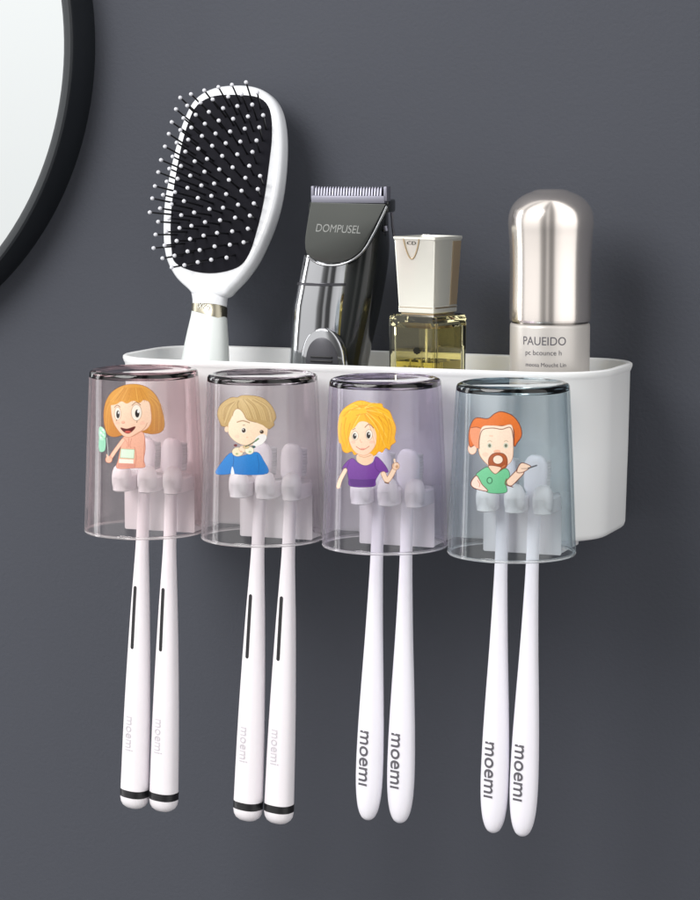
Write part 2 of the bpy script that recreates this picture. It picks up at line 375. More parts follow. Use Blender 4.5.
# --- printed figures: painted on a fine sheet that lies on the cup's outer wall
def cup_r(z):
    zs = [o[0] for o in out[1:8]]; rr = [o[1] for o in out[1:8]]
    return float(np.interp(z, zs, rr))
class Canvas:
    def __init__(s, wz, hz, k=.5):
        s.k = k; s.w = int(wz*k); s.h = int(hz*k); s.ss = 2
        yy, xx = np.mgrid[0:s.h*2, 0:s.w*2]; s.X = (xx+.5)/(2*k); s.Y = (yy+.5)/(2*k)
        s.c = np.zeros((s.h*2, s.w*2, 4))
        rng = np.random.default_rng(3); g = rng.normal(size=(s.h//3+2, s.w//3+2))
        s.n = np.kron(g, np.ones((6, 6)))[:s.h*2, :s.w*2]
    def win(s, x0, y0, x1, y1):
        h, w_ = s.X.shape; f = 2*s.k
        return (slice(max(0, int(y0*f)-3), min(h, int(y1*f)+4)), slice(max(0, int(x0*f)-3), min(w_, int(x1*f)+4)))
    def put(s, W, m, col, col2=None, a=1.0):
        if m.size == 0: return
        col = np.array(s2l(col)); m = m*a
        if col2 is not None:
            ys = s.Y[W][m > .5]; t = np.clip((s.Y[W]-ys.min())/max(ys.max()-ys.min(), 1), 0, 1)[..., None]
            cc = col*(1-t)+np.array(s2l(col2))*t
        else: cc = np.broadcast_to(col, m.shape+(3,))
        cc = cc*(1+.025*s.n[W][..., None])
        m3 = m[..., None]; al = s.c[W][..., 3:4]
        newa = m3+al*(1-m3)
        s.c[W+(slice(0, 3),)] = np.where(newa > 1e-6, (cc*m3+s.c[W][..., :3]*al*(1-m3))/np.maximum(newa, 1e-6), s.c[W][..., :3])
        s.c[W+(slice(3, 4),)] = newa
    def poly(s, pts, col, col2=None, smooth=True, line=None, lw=5, a=1.0):
        P = spline([(p[0], p[1], 0) for p in pts], True, 6) if smooth else [Vector((p[0], p[1], 0)) for p in pts]
        xs = np.array([p.x for p in P]); ys = np.array([p.y for p in P]); n = len(xs)
        W = s.win(xs.min(), ys.min(), xs.max(), ys.max()); X, Y = s.X[W], s.Y[W]
        ins = np.zeros(X.shape, bool)
        for i in range(n):
            j = i-1
            if abs(ys[j]-ys[i]) < 1e-9: continue
            cnd = (ys[i] > Y) != (ys[j] > Y)
            ins ^= cnd & (X < (xs[j]-xs[i])*(Y-ys[i])/(ys[j]-ys[i])+xs[i])
        s.put(W, ins.astype(float), col, col2, a)
        if line is not None: s.line([(p.x, p.y) for p in P]+[(P[0].x, P[0].y)], lw, line, smooth=False)
    def line(s, pts, wd, col, smooth=True, a=1.0, taper=False):
        P = [(p.x, p.y) for p in spline([(p[0], p[1], 0) for p in pts], False, 5)] if (smooth and len(pts) > 2) else list(pts)
        xs = [p[0] for p in P]; ys = [p[1] for p in P]; e = wd/2+3
        W = s.win(min(xs)-e, min(ys)-e, max(xs)+e, max(ys)+e); m = np.zeros(s.X[W].shape)
        X, Y = s.X[W], s.Y[W]
        for i in range(len(P)-1):
            (x0, y0), (x1, y1) = P[i], P[i+1]; dx, dy = x1-x0, y1-y0; L = dx*dx+dy*dy+1e-9
            ww = wd*(1-.7*i/len(P)) if taper else wd
            t = np.clip(((X-x0)*dx+(Y-y0)*dy)/L, 0, 1); d = np.hypot(X-x0-t*dx, Y-y0-t*dy)
            m = np.maximum(m, np.clip((ww/2-d)/2+.5, 0, 1))
        s.put(W, m, col, None, a)
    def ell(s, x, y, rx, ry, col, line=None, lw=4, a=1.0, rot=0):
        W = s.win(x-rx-lw-3, y-ry-lw-3, x+rx+lw+3, y+ry+lw+3)
        dx, dy = s.X[W]-x, s.Y[W]-y
        if line is not None: s.put(W, np.clip((1-np.hypot(dx/(rx+lw), dy/(ry+lw)))*rx/2+.5, 0, 1), line, None, a)
        s.put(W, np.clip((1-np.hypot(dx/rx, dy/ry))*min(rx, ry)/2+.5, 0, 1), col, None, a)
    def final(s):
        c = s.c.copy(); c[..., :3] *= c[..., 3:4]
        c = c.reshape(s.h, 2, s.w, 2, 4).mean((1, 3)); a = np.maximum(c[..., 3:4], 1e-6)
        c[..., :3] /= a
        c[..., :3] *= .86
        return np.clip(c, 0, 1)
def decal(i, cv, box, zoom):
    """lay canvas (zoomed crop coordinates) on cup i; box = crop origin in the 700x900 frame"""
    im = cv.final(); h, w_ = im.shape[:2]
    gx = box[0]+(np.arange(w_)+.5)/(cv.k*zoom); gy = box[1]+(np.arange(h)+.5)/(cv.k*zoom)
    PX, PY = np.meshgrid(gx, gy)
    F_, R_, U_ = (np.array(v) for v in (Fw, Rt, Up))
    d = F_+R_*((PX-350)/FPX)[..., None]-U_*((PY-450)/FPX)[..., None]
    C0 = np.array(CAM)-np.array((i*SP, AX, 0))
    t = np.full(PX.shape, 108.0); zs = np.array([o[0] for o in out[1:8]]); rr = np.array([o[1] for o in out[1:8]]); nn = np.array([o[2] for o in out[1:8]])
    for _ in range(40):                                 # march to the outer wall
        P = C0+d*t[..., None]; r = np.interp(P[..., 2], zs, rr); n = np.interp(P[..., 2], zs, nn)
        rad = (np.abs(P[..., 0]/r)**n+np.abs(P[..., 1]/r)**n)**(1/n)*r
        t = t+(rad-(r+.012))*.75
    ok = im[..., 3] > .03
    q = ok[:-1, :-1] | ok[1:, :-1] | ok[:-1, 1:] | ok[1:, 1:]
    used = np.zeros(ok.shape, bool)
    for a, b in ((0, 0), (1, 0), (0, 1), (1, 1)): used[a:h-1+a, b:w_-1+b] |= q
    idx = -np.ones(ok.shape, int); idx[used] = np.arange(used.sum())
    me = bpy.data.meshes.new('printed_figure')
    co = (P[used]*CM).tolist()
    I, J = np.nonzero(q)
    fc = np.stack([idx[I, J], idx[I+1, J], idx[I+1, J+1], idx[I, J+1]], -1).tolist()
    me.from_pydata(co, [], fc)
    at_ = me.color_attributes.new('ink', 'FLOAT_COLOR', 'POINT')
    at_.data.foreach_set('color', im[used].astype(np.float32).ravel())
    me.materials.append(M['ink'])
    for p in me.polygons: p.use_smooth = True
    o = bpy.data.objects.new('printed_figure', me); COL.objects.link(o); o.parent = cups[i]
    return o

def eye(c, x, y, rx, ry, px=0, pw=.6, ph=.65):
    c.ell(x, y, rx, ry, (243, 234, 220), line=(176, 134, 104), lw=3)
    c.ell(x+px, y+ry*.12, rx*pw, ry*ph, (40, 34, 34))
    c.ell(x+px+rx*.2, y-ry*.15, rx*.2, ry*.2, (245, 245, 245))

# cup 1: girl with an orange bob, wrapped in a towel, holding a green brush
c = Canvas(611, 900)
c.poly([(205, 493), (150, 482), (128, 430), (120, 350), (135, 265), (180, 200), (260, 160), (350, 158), (420, 190), (470, 250), (500, 340), (511, 420), (490, 462), (440, 476), (390, 470), (300, 460)], (222, 160, 72), (196, 126, 48), line=(170, 108, 50), lw=3)
for k in range(26):
    x = 135+k*14.5; b = (x-315)*.55; c.line([(315+b*.25, 175), (315+b*.8, 210), (x, 300), (x-3+(x-315)*.06, 455)], 3, random.choice([(190, 120, 48), (236, 180, 92), (176, 110, 44), (230, 170, 80)]), a=.6)
c.poly([(245, 498), (300, 478), (372, 465), (388, 560), (378, 640), (384, 688), (320, 694), (208, 696), (214, 640), (224, 590), (234, 545)], (243, 184, 158), (236, 168, 142), line=(200, 125, 105), lw=3)
c.line([(245, 515), (190, 590), (158, 640)], 26, (205, 135, 112)); c.line([(245, 515), (190, 590), (158, 640)], 21, (246, 198, 172))
c.ell(153, 640, 20, 20, (240, 185, 160), line=(195, 125, 100), lw=3); c.line([(140, 610), (148, 632)], 9, (244, 195, 170)); c.line([(165, 615), (160, 635)], 8, (232, 170, 145))
c.poly([(180, 270), (300, 262), (402, 262), (424, 330), (424, 400), (395, 445), (345, 465), (290, 496), (248, 488), (212, 450), (183, 400), (168, 330)], (249, 216, 188), (243, 198, 170), line=(205, 140, 105), lw=3)
c.poly([(160, 285), (175, 220), (250, 175), (340, 172), (405, 215), (418, 268), (380, 256), (350, 276), (310, 262), (270, 280), (235, 266), (200, 285)], (220, 156, 68))
for k in range(22):
    x = 168+k*11.4; c.line([(315+(x-315)*.5, 180), (x, 262+8*math.sin(k*1.7))], 3, random.choice([(188, 118, 48), (238, 184, 100), (200, 132, 56)]), a=.75)
eye(c, 210, 345, 19, 40, 2); eye(c, 331, 338, 32, 50, 5, .45, .52)
c.line([(190, 305), (207, 290), (226, 303)], 4, (120, 75, 50)); c.line([(302, 292), (330, 272), (358, 290)], 4, (120, 75, 50))
c.line([(205, 384), (200, 392)], 4, (110, 70, 50)); c.line([(336, 392), (333, 402)], 4, (110, 70, 50))
c.ell(245, 400, 12, 9, (240, 178, 152)); c.line([(236, 404), (248, 408), (256, 400)], 3, (205, 135, 110)); c.ell(210, 405, 16, 11, (244, 182, 160), a=.6); c.ell(370, 405, 18, 12, (244, 182, 160), a=.5)
c.poly([(230, 436), (270, 443), (322, 428), (310, 452), (280, 472), (250, 462)], (96, 30, 28), line=(120, 50, 40), lw=3); c.ell(276, 462, 20, 7, (205, 84, 74))
c.line([(300, 494), (345, 470), (385, 435), (400, 405)], 3, (190, 120, 90))
c.line([(262, 515), (275, 545), (268, 565)], 3, (215, 140, 118)); c.line([(300, 505), (290, 545), (296, 566)], 3, (205, 130, 108)); c.line([(280, 500), (282, 560)], 3, (205, 130, 108))
c.poly([(232, 572), (318, 576), (314, 634), (226, 628)], (222, 242, 218), smooth=False, line=(160, 195, 150), lw=3)
c.poly([(220, 636), (312, 640), (312, 666), (218, 662)], (246, 240, 224), smooth=False); c.poly([(212, 666), (322, 668), (322, 692), (208, 694)], (222, 152, 134), smooth=False)
c.line([(318, 560), (330, 620), (320, 690)], 4, (205, 132, 110)); c.line([(384, 500), (380, 580), (376, 680)], 4, (205, 132, 110))
c.poly([(92, 500), (130, 500), (128, 580), (92, 584)], (150, 212, 180)); c.poly([(90, 440), (108, 430), (132, 462), (128, 510), (94, 510)], (178, 228, 200))
for k in range(12): c.ell(98+(k*37) % 30, 445+(k*23) % 62, 5, 7, (225, 246, 232) if k % 2 else (140, 205, 165))
c.line([(140, 500), (146, 560), (150, 620)], 5, (200, 205, 200), a=.8)
decal(0, c, (85, 360), 611/95)

# cup 2: blond boy in a blue sweater
c = Canvas(700, 875)
c.poly([(172, 362), (140, 334), (122, 268), (146, 206), (212, 160), (262, 156), (300, 142), (390, 147), (458, 172), (510, 230), (532, 292), (516, 330), (518, 352), (482, 380), (466, 366), (330, 360)], (205, 176, 124), (176, 143, 90), line=(146, 114, 70), lw=3)
c.ell(186, 380, 14, 20, (240, 206, 176)); 
c.poly([(228, 250), (203, 320), (198, 400), (232, 452), (292, 486), (360, 492), (430, 480), (466, 430), (472, 350), (440, 310), (380, 300), (320, 270), (270, 238)], (250, 228, 200), (246, 216, 186), line=(214, 176, 140), lw=2)
c.poly([(160, 352), (196, 342), (224, 290), (240, 250), (270, 236), (300, 262), (330, 312), (390, 332), (440, 352), (478, 374), (518, 320), (500, 240), (440, 180), (330, 155), (230, 175), (160, 215), (132, 280)], (208, 180, 128), (186, 154, 100))
for k in range(15):
    c.line([(275+k*8, 170-6*math.sin(k)), (300+k*13, 225), (330+k*13, 300+k*2)], 3, random.choice([(160, 126, 76), (226, 200, 150), (150, 116, 70), (232, 208, 160)]), a=.65)
for k in range(9):
    c.line([(262-k*5, 178+k*2), (222-k*8, 230), (176-k*4+k*2, 345-k*7)], 3, random.choice([(160, 126, 76), (226, 200, 150), (150, 116, 70)]), a=.6)
c.line([(268, 236), (262, 205), (272, 180)], 4, (140, 106, 62)); c.line([(228, 285), (240, 250), (268, 234), (300, 262), (330, 312), (392, 332)], 3, (140, 106, 62))
c.line([(260, 330), (300, 320), (346, 334)], 8, (176, 144, 110)); c.line([(300, 352), (314, 350)], 4, (110, 80, 60))
c.ell(306, 388, 19, 21, (240, 232, 220)); c.ell(306, 388, 14, 16, (60, 44, 34)); c.ell(302, 382, 4, 4, (240, 240, 235)); c.ell(432, 398, 14, 13, (74, 52, 36)); c.ell(428, 394, 3, 3, (240, 240, 235))
c.ell(330, 436, 7, 5, (240, 196, 166)); c.ell(260, 430, 18, 12, (246, 200, 176), a=.6)
c.poly([(400, 430), (450, 415), (466, 440), (440, 480), (395, 500), (370, 490)], (242, 240, 236))
c.poly([(214, 545), (262, 570), (330, 556), (400, 540), (442, 592), (470, 690), (240, 692), (228, 640), (214, 690), (110, 690), (150, 612)], (44, 132, 206), (34, 118, 194), line=(30, 96, 160), lw=2)
c.poly([(216, 692), (226, 640), (240, 692)], (232, 236, 240))
c.line([(232, 560), (236, 600), (230, 640)], 4, (28, 88, 150)); c.line([(400, 560), (412, 620), (408, 688)], 3, (30, 96, 160))
for (x, y, rx, ry, cc) in ((264, 538, 38, 30, (238, 222, 190)), (300, 518, 26, 22, (246, 216, 190)), (346, 528, 30, 26, (240, 236, 212)), (322, 504, 22, 11, (214, 190, 146)), (258, 552, 10, 7, (168, 176, 124)), (249, 492, 12, 9, (110, 40, 44)), (377, 503, 12, 9, (60, 96, 96)), (350, 538, 11, 7, (186, 204, 156)), (288, 536, 9, 6, (228, 176, 140))):
    c.ell(x, y, rx, ry, cc, line=(170, 150, 110) if rx > 18 else None, lw=2)
c.line([(318, 500), (362, 480), (406, 448)], 8, (84, 96, 74)); c.line([(388, 462), (408, 446)], 12, (110, 140, 96))
decal(1, c, (200, 375), 7.0)

# cup 3: woman with yellow hair and purple top
c = Canvas(692, 900)
c.line([(140, 625), (106, 690), (92, 738)], 28, (226, 178, 150)); c.line([(140, 625), (106, 690), (92, 738)], 23, (248, 216, 190))
c.poly([(122, 486), (112, 440), (98, 428), (90, 335), (104, 240), (152, 182), (240, 143), (330, 162), (390, 164), (404, 190), (444, 214), (466, 262), (490, 330), (482, 400), (488, 428), (458, 452), (446, 482), (420, 470), (396, 500), (372, 494), (335, 524), (250, 500), (205, 518), (186, 494), (150, 504)], (252, 196, 52), (246, 176, 36), line=(232, 156, 36), lw=4)
c.poly([(228, 512), (322, 512), (332, 560), (280, 592), (224, 562)], (244, 204, 172))
c.line([(235, 525), (275, 535), (320, 520)], 4, (206, 150, 116))
c.poly([(178, 330), (240, 286), (330, 292), (362, 360), (354, 440), (316, 498), (272, 522), (212, 502), (174, 442), (164, 380)], (250, 220, 194), (246, 206, 178), line=(214, 150, 106), lw=3)
c.poly([(166, 400), (160, 330), (200, 262), (290, 240), (370, 290), (385, 380), (372, 470), (350, 470), (356, 390), (336, 330), (290, 292), (240, 290), (205, 330), (180, 350)], (250, 184, 44))
for k in range(30):
    a = -2.7+k*.175; x0, y0 = 262+30*math.cos(a), 215+25*math.sin(a)
    r1 = 150+20*math.sin(k*2.3); x1, y1 = 275+r1*1.22*math.cos(a), 330+r1*1.1*math.sin(a)
    if y1 < 500 and not (x1 > 180 and x1 < 350 and y1 > 350): c.line([(x0, y0), ((x0+x1)/2+12*math.cos(a), (y0+y1)/2-18), (x1, y1)], 5, random.choice([(228, 140, 26), (255, 218, 96), (236, 156, 32), (255, 226, 120)]), a=.7, taper=True)
for pts in ([(115, 300), (108, 380), (140, 470)], [(145, 260), (132, 350), (160, 480)], [(175, 300), (158, 380), (176, 470)], [(400, 230), (440, 320), (430, 440)], [(370, 250), (408, 340), (395, 460)], [(440, 270), (462, 350), (448, 440)], [(352, 300), (380, 380), (366, 480)], [(215, 245), (300, 235), (350, 300)], [(190, 200), (280, 175), (360, 220)], [(130, 250), (180, 205), (250, 190)]):
    c.line(pts, 5, (222, 138, 28), a=.8, taper=True)
eye(c, 208, 385, 21, 29, -3, .62, .7); eye(c, 305, 378, 22, 33, -4, .62, .7)
c.line([(276, 328), (304, 306), (336, 332)], 5, (150, 92, 46)); c.line([(190, 345), (210, 335)], 4, (150, 92, 46)); c.line([(215, 460), (260, 484), (306, 458)], 4, (190, 92, 72)); c.ell(262, 476, 20, 5, (232, 130, 116), a=.7)
c.line([(244, 412), (248, 430), (258, 430)], 3, (214, 150, 118)); c.ell(196, 430, 16, 11, (246, 184, 160), a=.6); c.ell(322, 430, 16, 11, (246, 184, 160), a=.6)
c.poly([(192, 543), (228, 574), (280, 592), (330, 572), (354, 530), (402, 572), (438, 632), (412, 640), (386, 636), (352, 690), (336, 736), (180, 736), (162, 680), (150, 606), (118, 616), (150, 566)], (126, 70, 160), (104, 52, 142), line=(84, 40, 116), lw=3)
c.poly([(166, 684), (260, 690), (350, 684), (336, 736), (180, 736)], (88, 42, 124), smooth=False); c.line([(345, 560), (350, 610), (382, 640)], 3, (80, 38, 112)); c.line([(170, 560), (152, 606)], 3, (80, 38, 112))
c.line([(404, 650), (432, 694), (476, 625)], 36, (190, 130, 96)); c.line([(404, 650), (432, 694), (476, 625)], 30, (249, 218, 190))
c.ell(490, 596, 24, 24, (246, 208, 178), line=(190, 130, 96), lw=3); c.line([(480, 550), (486, 585)], 13, (250, 222, 198)); c.ell(498, 600, 10, 11, (206, 156, 112)); c.line([(470, 600), (480, 575), (505, 570)], 3, (176, 116, 80)); c.line([(415, 708), (440, 716)], 8, (120, 76, 50))
decal(2, c, (325, 380), 6.92)

# cup 4: bearded man in a green shirt
c = Canvas(700, 827); OL = (118, 56, 34)
c.ell(142, 372, 26, 36, (246, 208, 186), line=(206, 150, 120), lw=3)
c.poly([(128, 362), (118, 300), (130, 228), (165, 178), (240, 182), (285, 150), (330, 138), (400, 165), (445, 225), (456, 288), (428, 335), (408, 354), (398, 240), (290, 230), (210, 250), (196, 300), (186, 372), (160, 350)], (228, 122, 52), (216, 104, 38), line=OL, lw=5)
c.poly([(134, 242), (200, 246), (192, 290), (182, 368), (150, 348), (130, 300)], (232, 150, 110)); c.line([(134, 240), (170, 236), (206, 248)], 4, OL)
c.poly([(204, 236), (270, 226), (330, 230), (394, 226), (402, 340), (398, 430), (370, 474), (300, 520), (240, 476), (188, 410), (184, 320)], (250, 226, 204), (246, 214, 190), line=(200, 140, 104), lw=3)
c.line([(186, 372), (188, 310), (208, 254), (270, 242), (330, 250), (384, 238), (402, 300), (406, 352)], 5, OL)
for x in (252, 356): c.ell(x, 354, 17, 19, (214, 214, 196)); c.ell(x, 354, 9, 11, (110, 116, 96)); c.line([(x-12, 328), (x+2, 322), (x+14, 330)], 4, (190, 170, 140))
c.ell(262, 292, 14, 6, (246, 204, 178)); c.ell(300, 392, 22, 12, (240, 186, 156)); c.ell(225, 410, 20, 14, (246, 200, 176), a=.7)
c.poly([(246, 440), (270, 408), (306, 400), (344, 408), (364, 440), (358, 490), (306, 522), (252, 488)], (178, 92, 48), (160, 78, 40), line=OL, lw=4)
c.ell(305, 443, 30, 26, (248, 224, 204), line=(140, 70, 40), lw=5); c.line([(262, 480), (306, 502), (350, 480)], 5, (216, 140, 90))
c.poly([(182, 522), (240, 490), (286, 532), (346, 500), (376, 520), (378, 575), (356, 600), (356, 652), (240, 652), (202, 600), (168, 546)], (116, 200, 150), (104, 188, 138), line=(60, 110, 76), lw=4)
c.poly([(246, 492), (258, 480), (320, 490), (322, 506), (286, 534)], (244, 210, 184), line=OL, lw=4)
c.ell(252, 576, 13, 16, (116, 200, 150), line=(36, 100, 62), lw=6)
c.poly([(166, 545), (134, 590), (150, 622), (214, 642), (240, 640), (205, 602), (188, 572)], (246, 214, 198), line=OL, lw=5); c.line([(176, 575), (190, 600), (186, 615)], 4, (190, 110, 80))
c.line([(384, 586), (446, 522)], 54, OL); c.line([(384, 586), (446, 522)], 44, (248, 216, 192)); c.poly([(425, 520), (452, 466), (504, 478), (510, 494), (462, 524)], (248, 218, 194), line=OL, lw=5)
c.line([(455, 500), (500, 500)], 3, OL); c.line([(498, 498), (552, 480)], 8, (60, 62, 70)); c.line([(360, 565), (352, 600), (400, 618)], 5, OL)
decal(3, c, (450, 390), 700/110)

# ------------------------------------------------------------------ toothbrushes (origin at the neck, z = 0 at the cup rim height)
def brush_profile(kind):
    # (z, half width, half depth)
    if kind == 'banded':
        return [(2.5, .30, .25), (1.2, .30, .26), (-.8, .31, .28), (-2.2, .36, .34), (-4.2, .46, .42), (-7, .57, .50), (-10, .66, .56), (-13.36, .715, .60)]
    return [(2.5, .30, .25), (1.2, .30, .26), (-.8, .30, .28), (-2.4, .34, .33), (-4.6, .43, .38), (-7, .56, .42), (-9.2, .66, .45), (-11, .70, .46), (-12.2, .66, .45), (-13.0, .54, .40), (-13.45, .36, .3), (-13.62, .18, .16), (-13.66, .04, .04)]
def half(kind, z):
    Q = spline([(p[1], p[2], p[0]) for p in brush_profile(kind)], False, 4)[::-1]; zs = [p.z for p in Q]
    return float(np.interp(z, zs, [p.x for p in Q])), float(np.interp(z, zs, [p.y for p in Q]))
def make_toothbrush(kind, m):
    t = empty('toothbrush', (0, 0, 0))
    prof = brush_profile(kind)
    P = spline([(p[1], p[2], p[0]) for p in prof], False, 4)
    n = 2.5 if kind == 'banded' else 2.2
    mesh('handle', *loft([sell(0, 0, p.z, max(p.x, .02), max(p.y, .02), n, 32) for p in P]), m, t, angle=60)
    hd = [(2.5, .30, .22), (2.66, .44, .24), (2.85, .56, .27), (3.6, .60, .27), (4.0, .56, .26), (4.26, .40, .22), (4.36, .22, .16)]
    h = mesh('head', *loft([sell(0, 0, z, a, b, 2.6, 28) for z, a, b in hd]), m, t, angle=60)
    B = []
    for r in range(9):
        for q in range(5):
            x, z = (q-2)*.155, 2.86+r*.145
            B.append(([(x+.105*math.cos(a)*s_, y, z+.105*math.sin(a)*s_) for y, s_ in ((.15, 1), (.8-.03*abs(q-2)-.012*abs(r-4), 1.0)) for a in [2*PI*k/8 for k in range(8)]],
                      [(k, (k+1) % 8, 8+(k+1) % 8, 8+k) for k in range(8)]+[tuple(range(8, 16))]))
    mesh('bristles', *join(*B), M['bristle_white'], h, smooth=False)
    if kind == 'banded':
        a, b = half(kind, -13.36)
        mesh('band', *loft([sell(0, 0, z, a+q, b+q, n, 32) for z, q in ((-13.3, .0), (-13.31, .012), (-13.66, .012), (-13.67, .0))]), M['black'], t, angle=40)
        mesh('end_cap', *loft([sell(0, 0, z, a*q, b*q, n, 32) for z, q in ((-13.6, 1), (-13.75, 1), (-13.95, .95), (-14.12, .82), (-14.24, .6), (-14.3, .3), (-14.31, .05))]), M['handle_pink'], t, angle=60)
        S = []
        rr = []
        for z in [-3.0, -3.01, -3.03, -3.06, -3.1]+list(np.linspace(-3.3, -5.8, 8))+[-6.05, -6.09, -6.12, -6.14, -6.15]:
            e = min(1, math.sqrt(max(0, 1-((abs(z+4.575)-1.475)/.1001)**2)) if abs(z+4.575) > 1.475 else 1); hw = max(.095*e, .01)
            hx, hy = half(kind, z)
            rr.append([(-.05-hw, -hy-.012, z), (-.05+hw, -hy-.012, z), (-.05+hw, -hy+.05, z), (-.05-hw, -hy+.05, z)])
        mesh('grip_inlay', *loft(rr), M['black'], t, angle=40)
    def fn(u, v, o):                         # the word runs down the handle, letter tops to the right
        z = zc-u; hx, hy = half(kind, z); x = v
        return (x, -hy*(max(0, 1-abs(x/hx)**n))**(1/n)-.02-o, z)
    if kind == 'banded': zc = -10.4; text('lettering', 'moemi', .75, fn, M['print_faint'], t, extrude=.004, xs=.86)
    else: zc = -10.55; text('lettering', 'moem\u0131', 1.06, fn, M['print_grey'], t, extrude=.004, xs=.94, offset=.008)
    return t
protoA = make_toothbrush('banded', M['handle_pink']); protoB = make_toothbrush('plain', M['handle_lilac'])
# neck x at z=0, foot x at z=-14
TB = [(-.57, -1.22, -.0), (.90, .36, -.0), (5.58, 4.98, .0), (7.17, 6.56, .0), (11.68, 11.22, .0), (13.14, 12.80, .0), (17.83, 17.50, .0), (19.34, 18.97, .0)]
TL = ['white toothbrush with thin black inlay and black end band, left one under the pink cup',
      'white toothbrush with thin black inlay and black end band, right one under the pink cup',
      'white toothbrush with black inlay and black end band, left one under the mauve cup',
      'white toothbrush with black inlay and black end band, right one under the mauve cup',
      'plain white toothbrush lettered moemi, left one under the lilac cup',
      'plain white toothbrush lettered moemi, right one under the lilac cup',
      'plain white toothbrush lettered moemi, left one under the blue-grey cup',
      'plain white toothbrush lettered moemi, right one under the blue-grey cup']
for i, (x0, x1, dz) in enumerate(TB):
    p = protoA if i < 4 else protoB
    t = p if i in (0, 4) else copy_tree(p)
    t.location = Vector((x0, -10.95, dz))*CM
    t.rotation_euler = (R((-.4, -.1, -.7, -.3, -.5, 0, -.2, -.6)[i]), math.atan2(x0-x1, 14.0), R((-15, -13, -14, -12, -13, -11, -13, -12)[i]))
    tag(t, TL[i], 'toothbrush', 'toothbrushes hanging under the cups')

# ------------------------------------------------------------------ hairbrush
tilt = R(15); turn = R(-7)
bn = Vector((math.sin(turn)*math.cos(tilt), -math.cos(turn)*math.cos(tilt), math.sin(tilt)*1.0)).normalized()
BP = at(205, 360, -5.6)
bx = Vector((math.cos(turn), math.sin(turn), 0)); bz = bx.cross(bn).normalized(); bz = bz if bz.z > 0 else -bz
def bl(px, py):                              # pixel -> local (x, z) on the brush's own plane
    p = on_plane(px, py, BP, bn)-BP; return (p.dot(bx), p.dot(bz))
def bw(x, d, z): return BP+bx*x+bn*d+bz*z    # local -> world; d = towards the pins
bb = tuple(bw(0, 0, -3.2))
hb = tag(empty('hairbrush', bb), 'white paddle hairbrush with black cushion and ball-tipped pins standing in the rack', 'hairbrush')
sil = [(196, 296), (186, 288), (174, 276), (165, 258), (162, 235), (163, 205), (168, 175), (175, 145), (183, 118), (194, 98), (212, 87), (235, 84), (254, 86), (268, 94), (277, 108), (281, 130), (281, 160), (277, 195), (269, 225), (256, 255), (243, 275), (230, 289), (221, 296)]
O = [bl(*p) for p in sil]; O = [(p.x, p.y) for p in spline([(a, b, 0) for a, b in O], True, 5)]
ccx = sum(p[0] for p in O)/len(O); ccz = sum(p[1] for p in O)/len(O)
def bring(q, d): return [tuple(bw(ccx+(x-ccx)*q, d, ccz+(z-ccz)*q)) for x, z in O]
mesh('paddle', *loft([bring(.88, .0), bring(.94, .02), bring(.975, -.03), bring(.995, -.14), bring(1.0, -.3), bring(1.0, -.62), bring(.985, -.8), bring(.94, -.93), bring(.8, -1.02), bring(.4, -1.1), bring(.02, -1.12)]), M['brush_white'], hb, bb, angle=60)
cush = [(176, 263), (172, 250), (171, 225), (174, 190), (181, 150), (189, 122), (198, 105), (215, 96), (240, 95), (260, 98), (270, 110), (272, 135), (269, 165), (264, 200), (257, 230), (249, 254), (238, 267), (215, 273), (193, 271)]
Cc = [bl(*p) for p in cush]; Cc = [(p.x, p.y) for p in spline([(a, b, 0) for a, b in Cc], True, 4)]
kx = sum(p[0] for p in Cc)/len(Cc); kz = sum(p[1] for p in Cc)/len(Cc)
def cring(q, d): return [tuple(bw(kx+(x-kx)*q, d, kz+(z-kz)*q)) for x, z in Cc]
mesh('cushion', *loft([cring(1, -.05), cring(1, .05), cring(.96, .10), cring(.88, .17), cring(.7, .28), cring(.5, .36), cring(.25, .42), cring(.03, .44)]), M['cushion'], hb, bb, angle=60)
def inside(x, z, q):
    x = kx+(x-kx)/q; z = kz+(z-kz)/q; c_ = False; n = len(Cc)
    for i in range(n):
        (x1, z1), (x2, z2) = Cc[i], Cc[i-1]
        if (z1 > z) != (z2 > z) and x < (x2-x1)*(z-z1)/(z2-z1)+x1: c_ = not c_
    return c_
pins = []
sx_, sz_ = .62, .585
for r in range(-9, 10):
    for q in range(-6, 7):
        x = kx+q*sx_+.075*r+.1; z = kz+r*sz_+q*.13+.05
        if inside(x, z, .945): pins.append((x, z))
halfw = max(abs(p[0]-kx) for p in Cc); halfh = max(abs(p[1]-kz) for p in Cc)
def pin_mesh(x, z):
    u, v = (x-kx)/halfw, (z-kz)/halfh
    d0 = .44*(1-min(1, u*u+v*v*.8))
    dirv = (bn+bx*(u*.52-.03+random.uniform(-.035, .035))+bz*(v*.52+.06+random.uniform(-.03, .03))).normalized()
    a = bw(x, d0-.02, z); b = a+dirv*1.45
    s1 = dirv.orthogonal().normalized(); s2 = dirv.cross(s1)
    n = 8
    stem = loft([[tuple(p+(s1*math.cos(2*PI*k/n)+s2*math.sin(2*PI*k/n))*r_) for k in range(n)] for p, r_ in ((a, .06), (a+dirv*.2, .05), (b, .042))])
    rings = []
    for j in range(1, 6):
        th = PI*j/6; rings.append([tuple(b-dirv*math.cos(th)*.108+(s1*math.cos(2*PI*k/n)+s2*math.sin(2*PI*k/n))*.108*math.sin(th)) for k in range(n)])
    return stem, loft(rings)
pins.sort(key=lambda p: p[0]*.2-p[1]*.01)
extra = []
for i, (x, z) in enumerate(pins):
    st, tp = pin_mesh(x, z)
    if i < 100:
        p = mesh('pin', *st, M['pin'], hb, bb, angle=60); mesh('ball_tip', *tp, M['tip'], p, bb, angle=70)
    else: extra.append((st, tp))
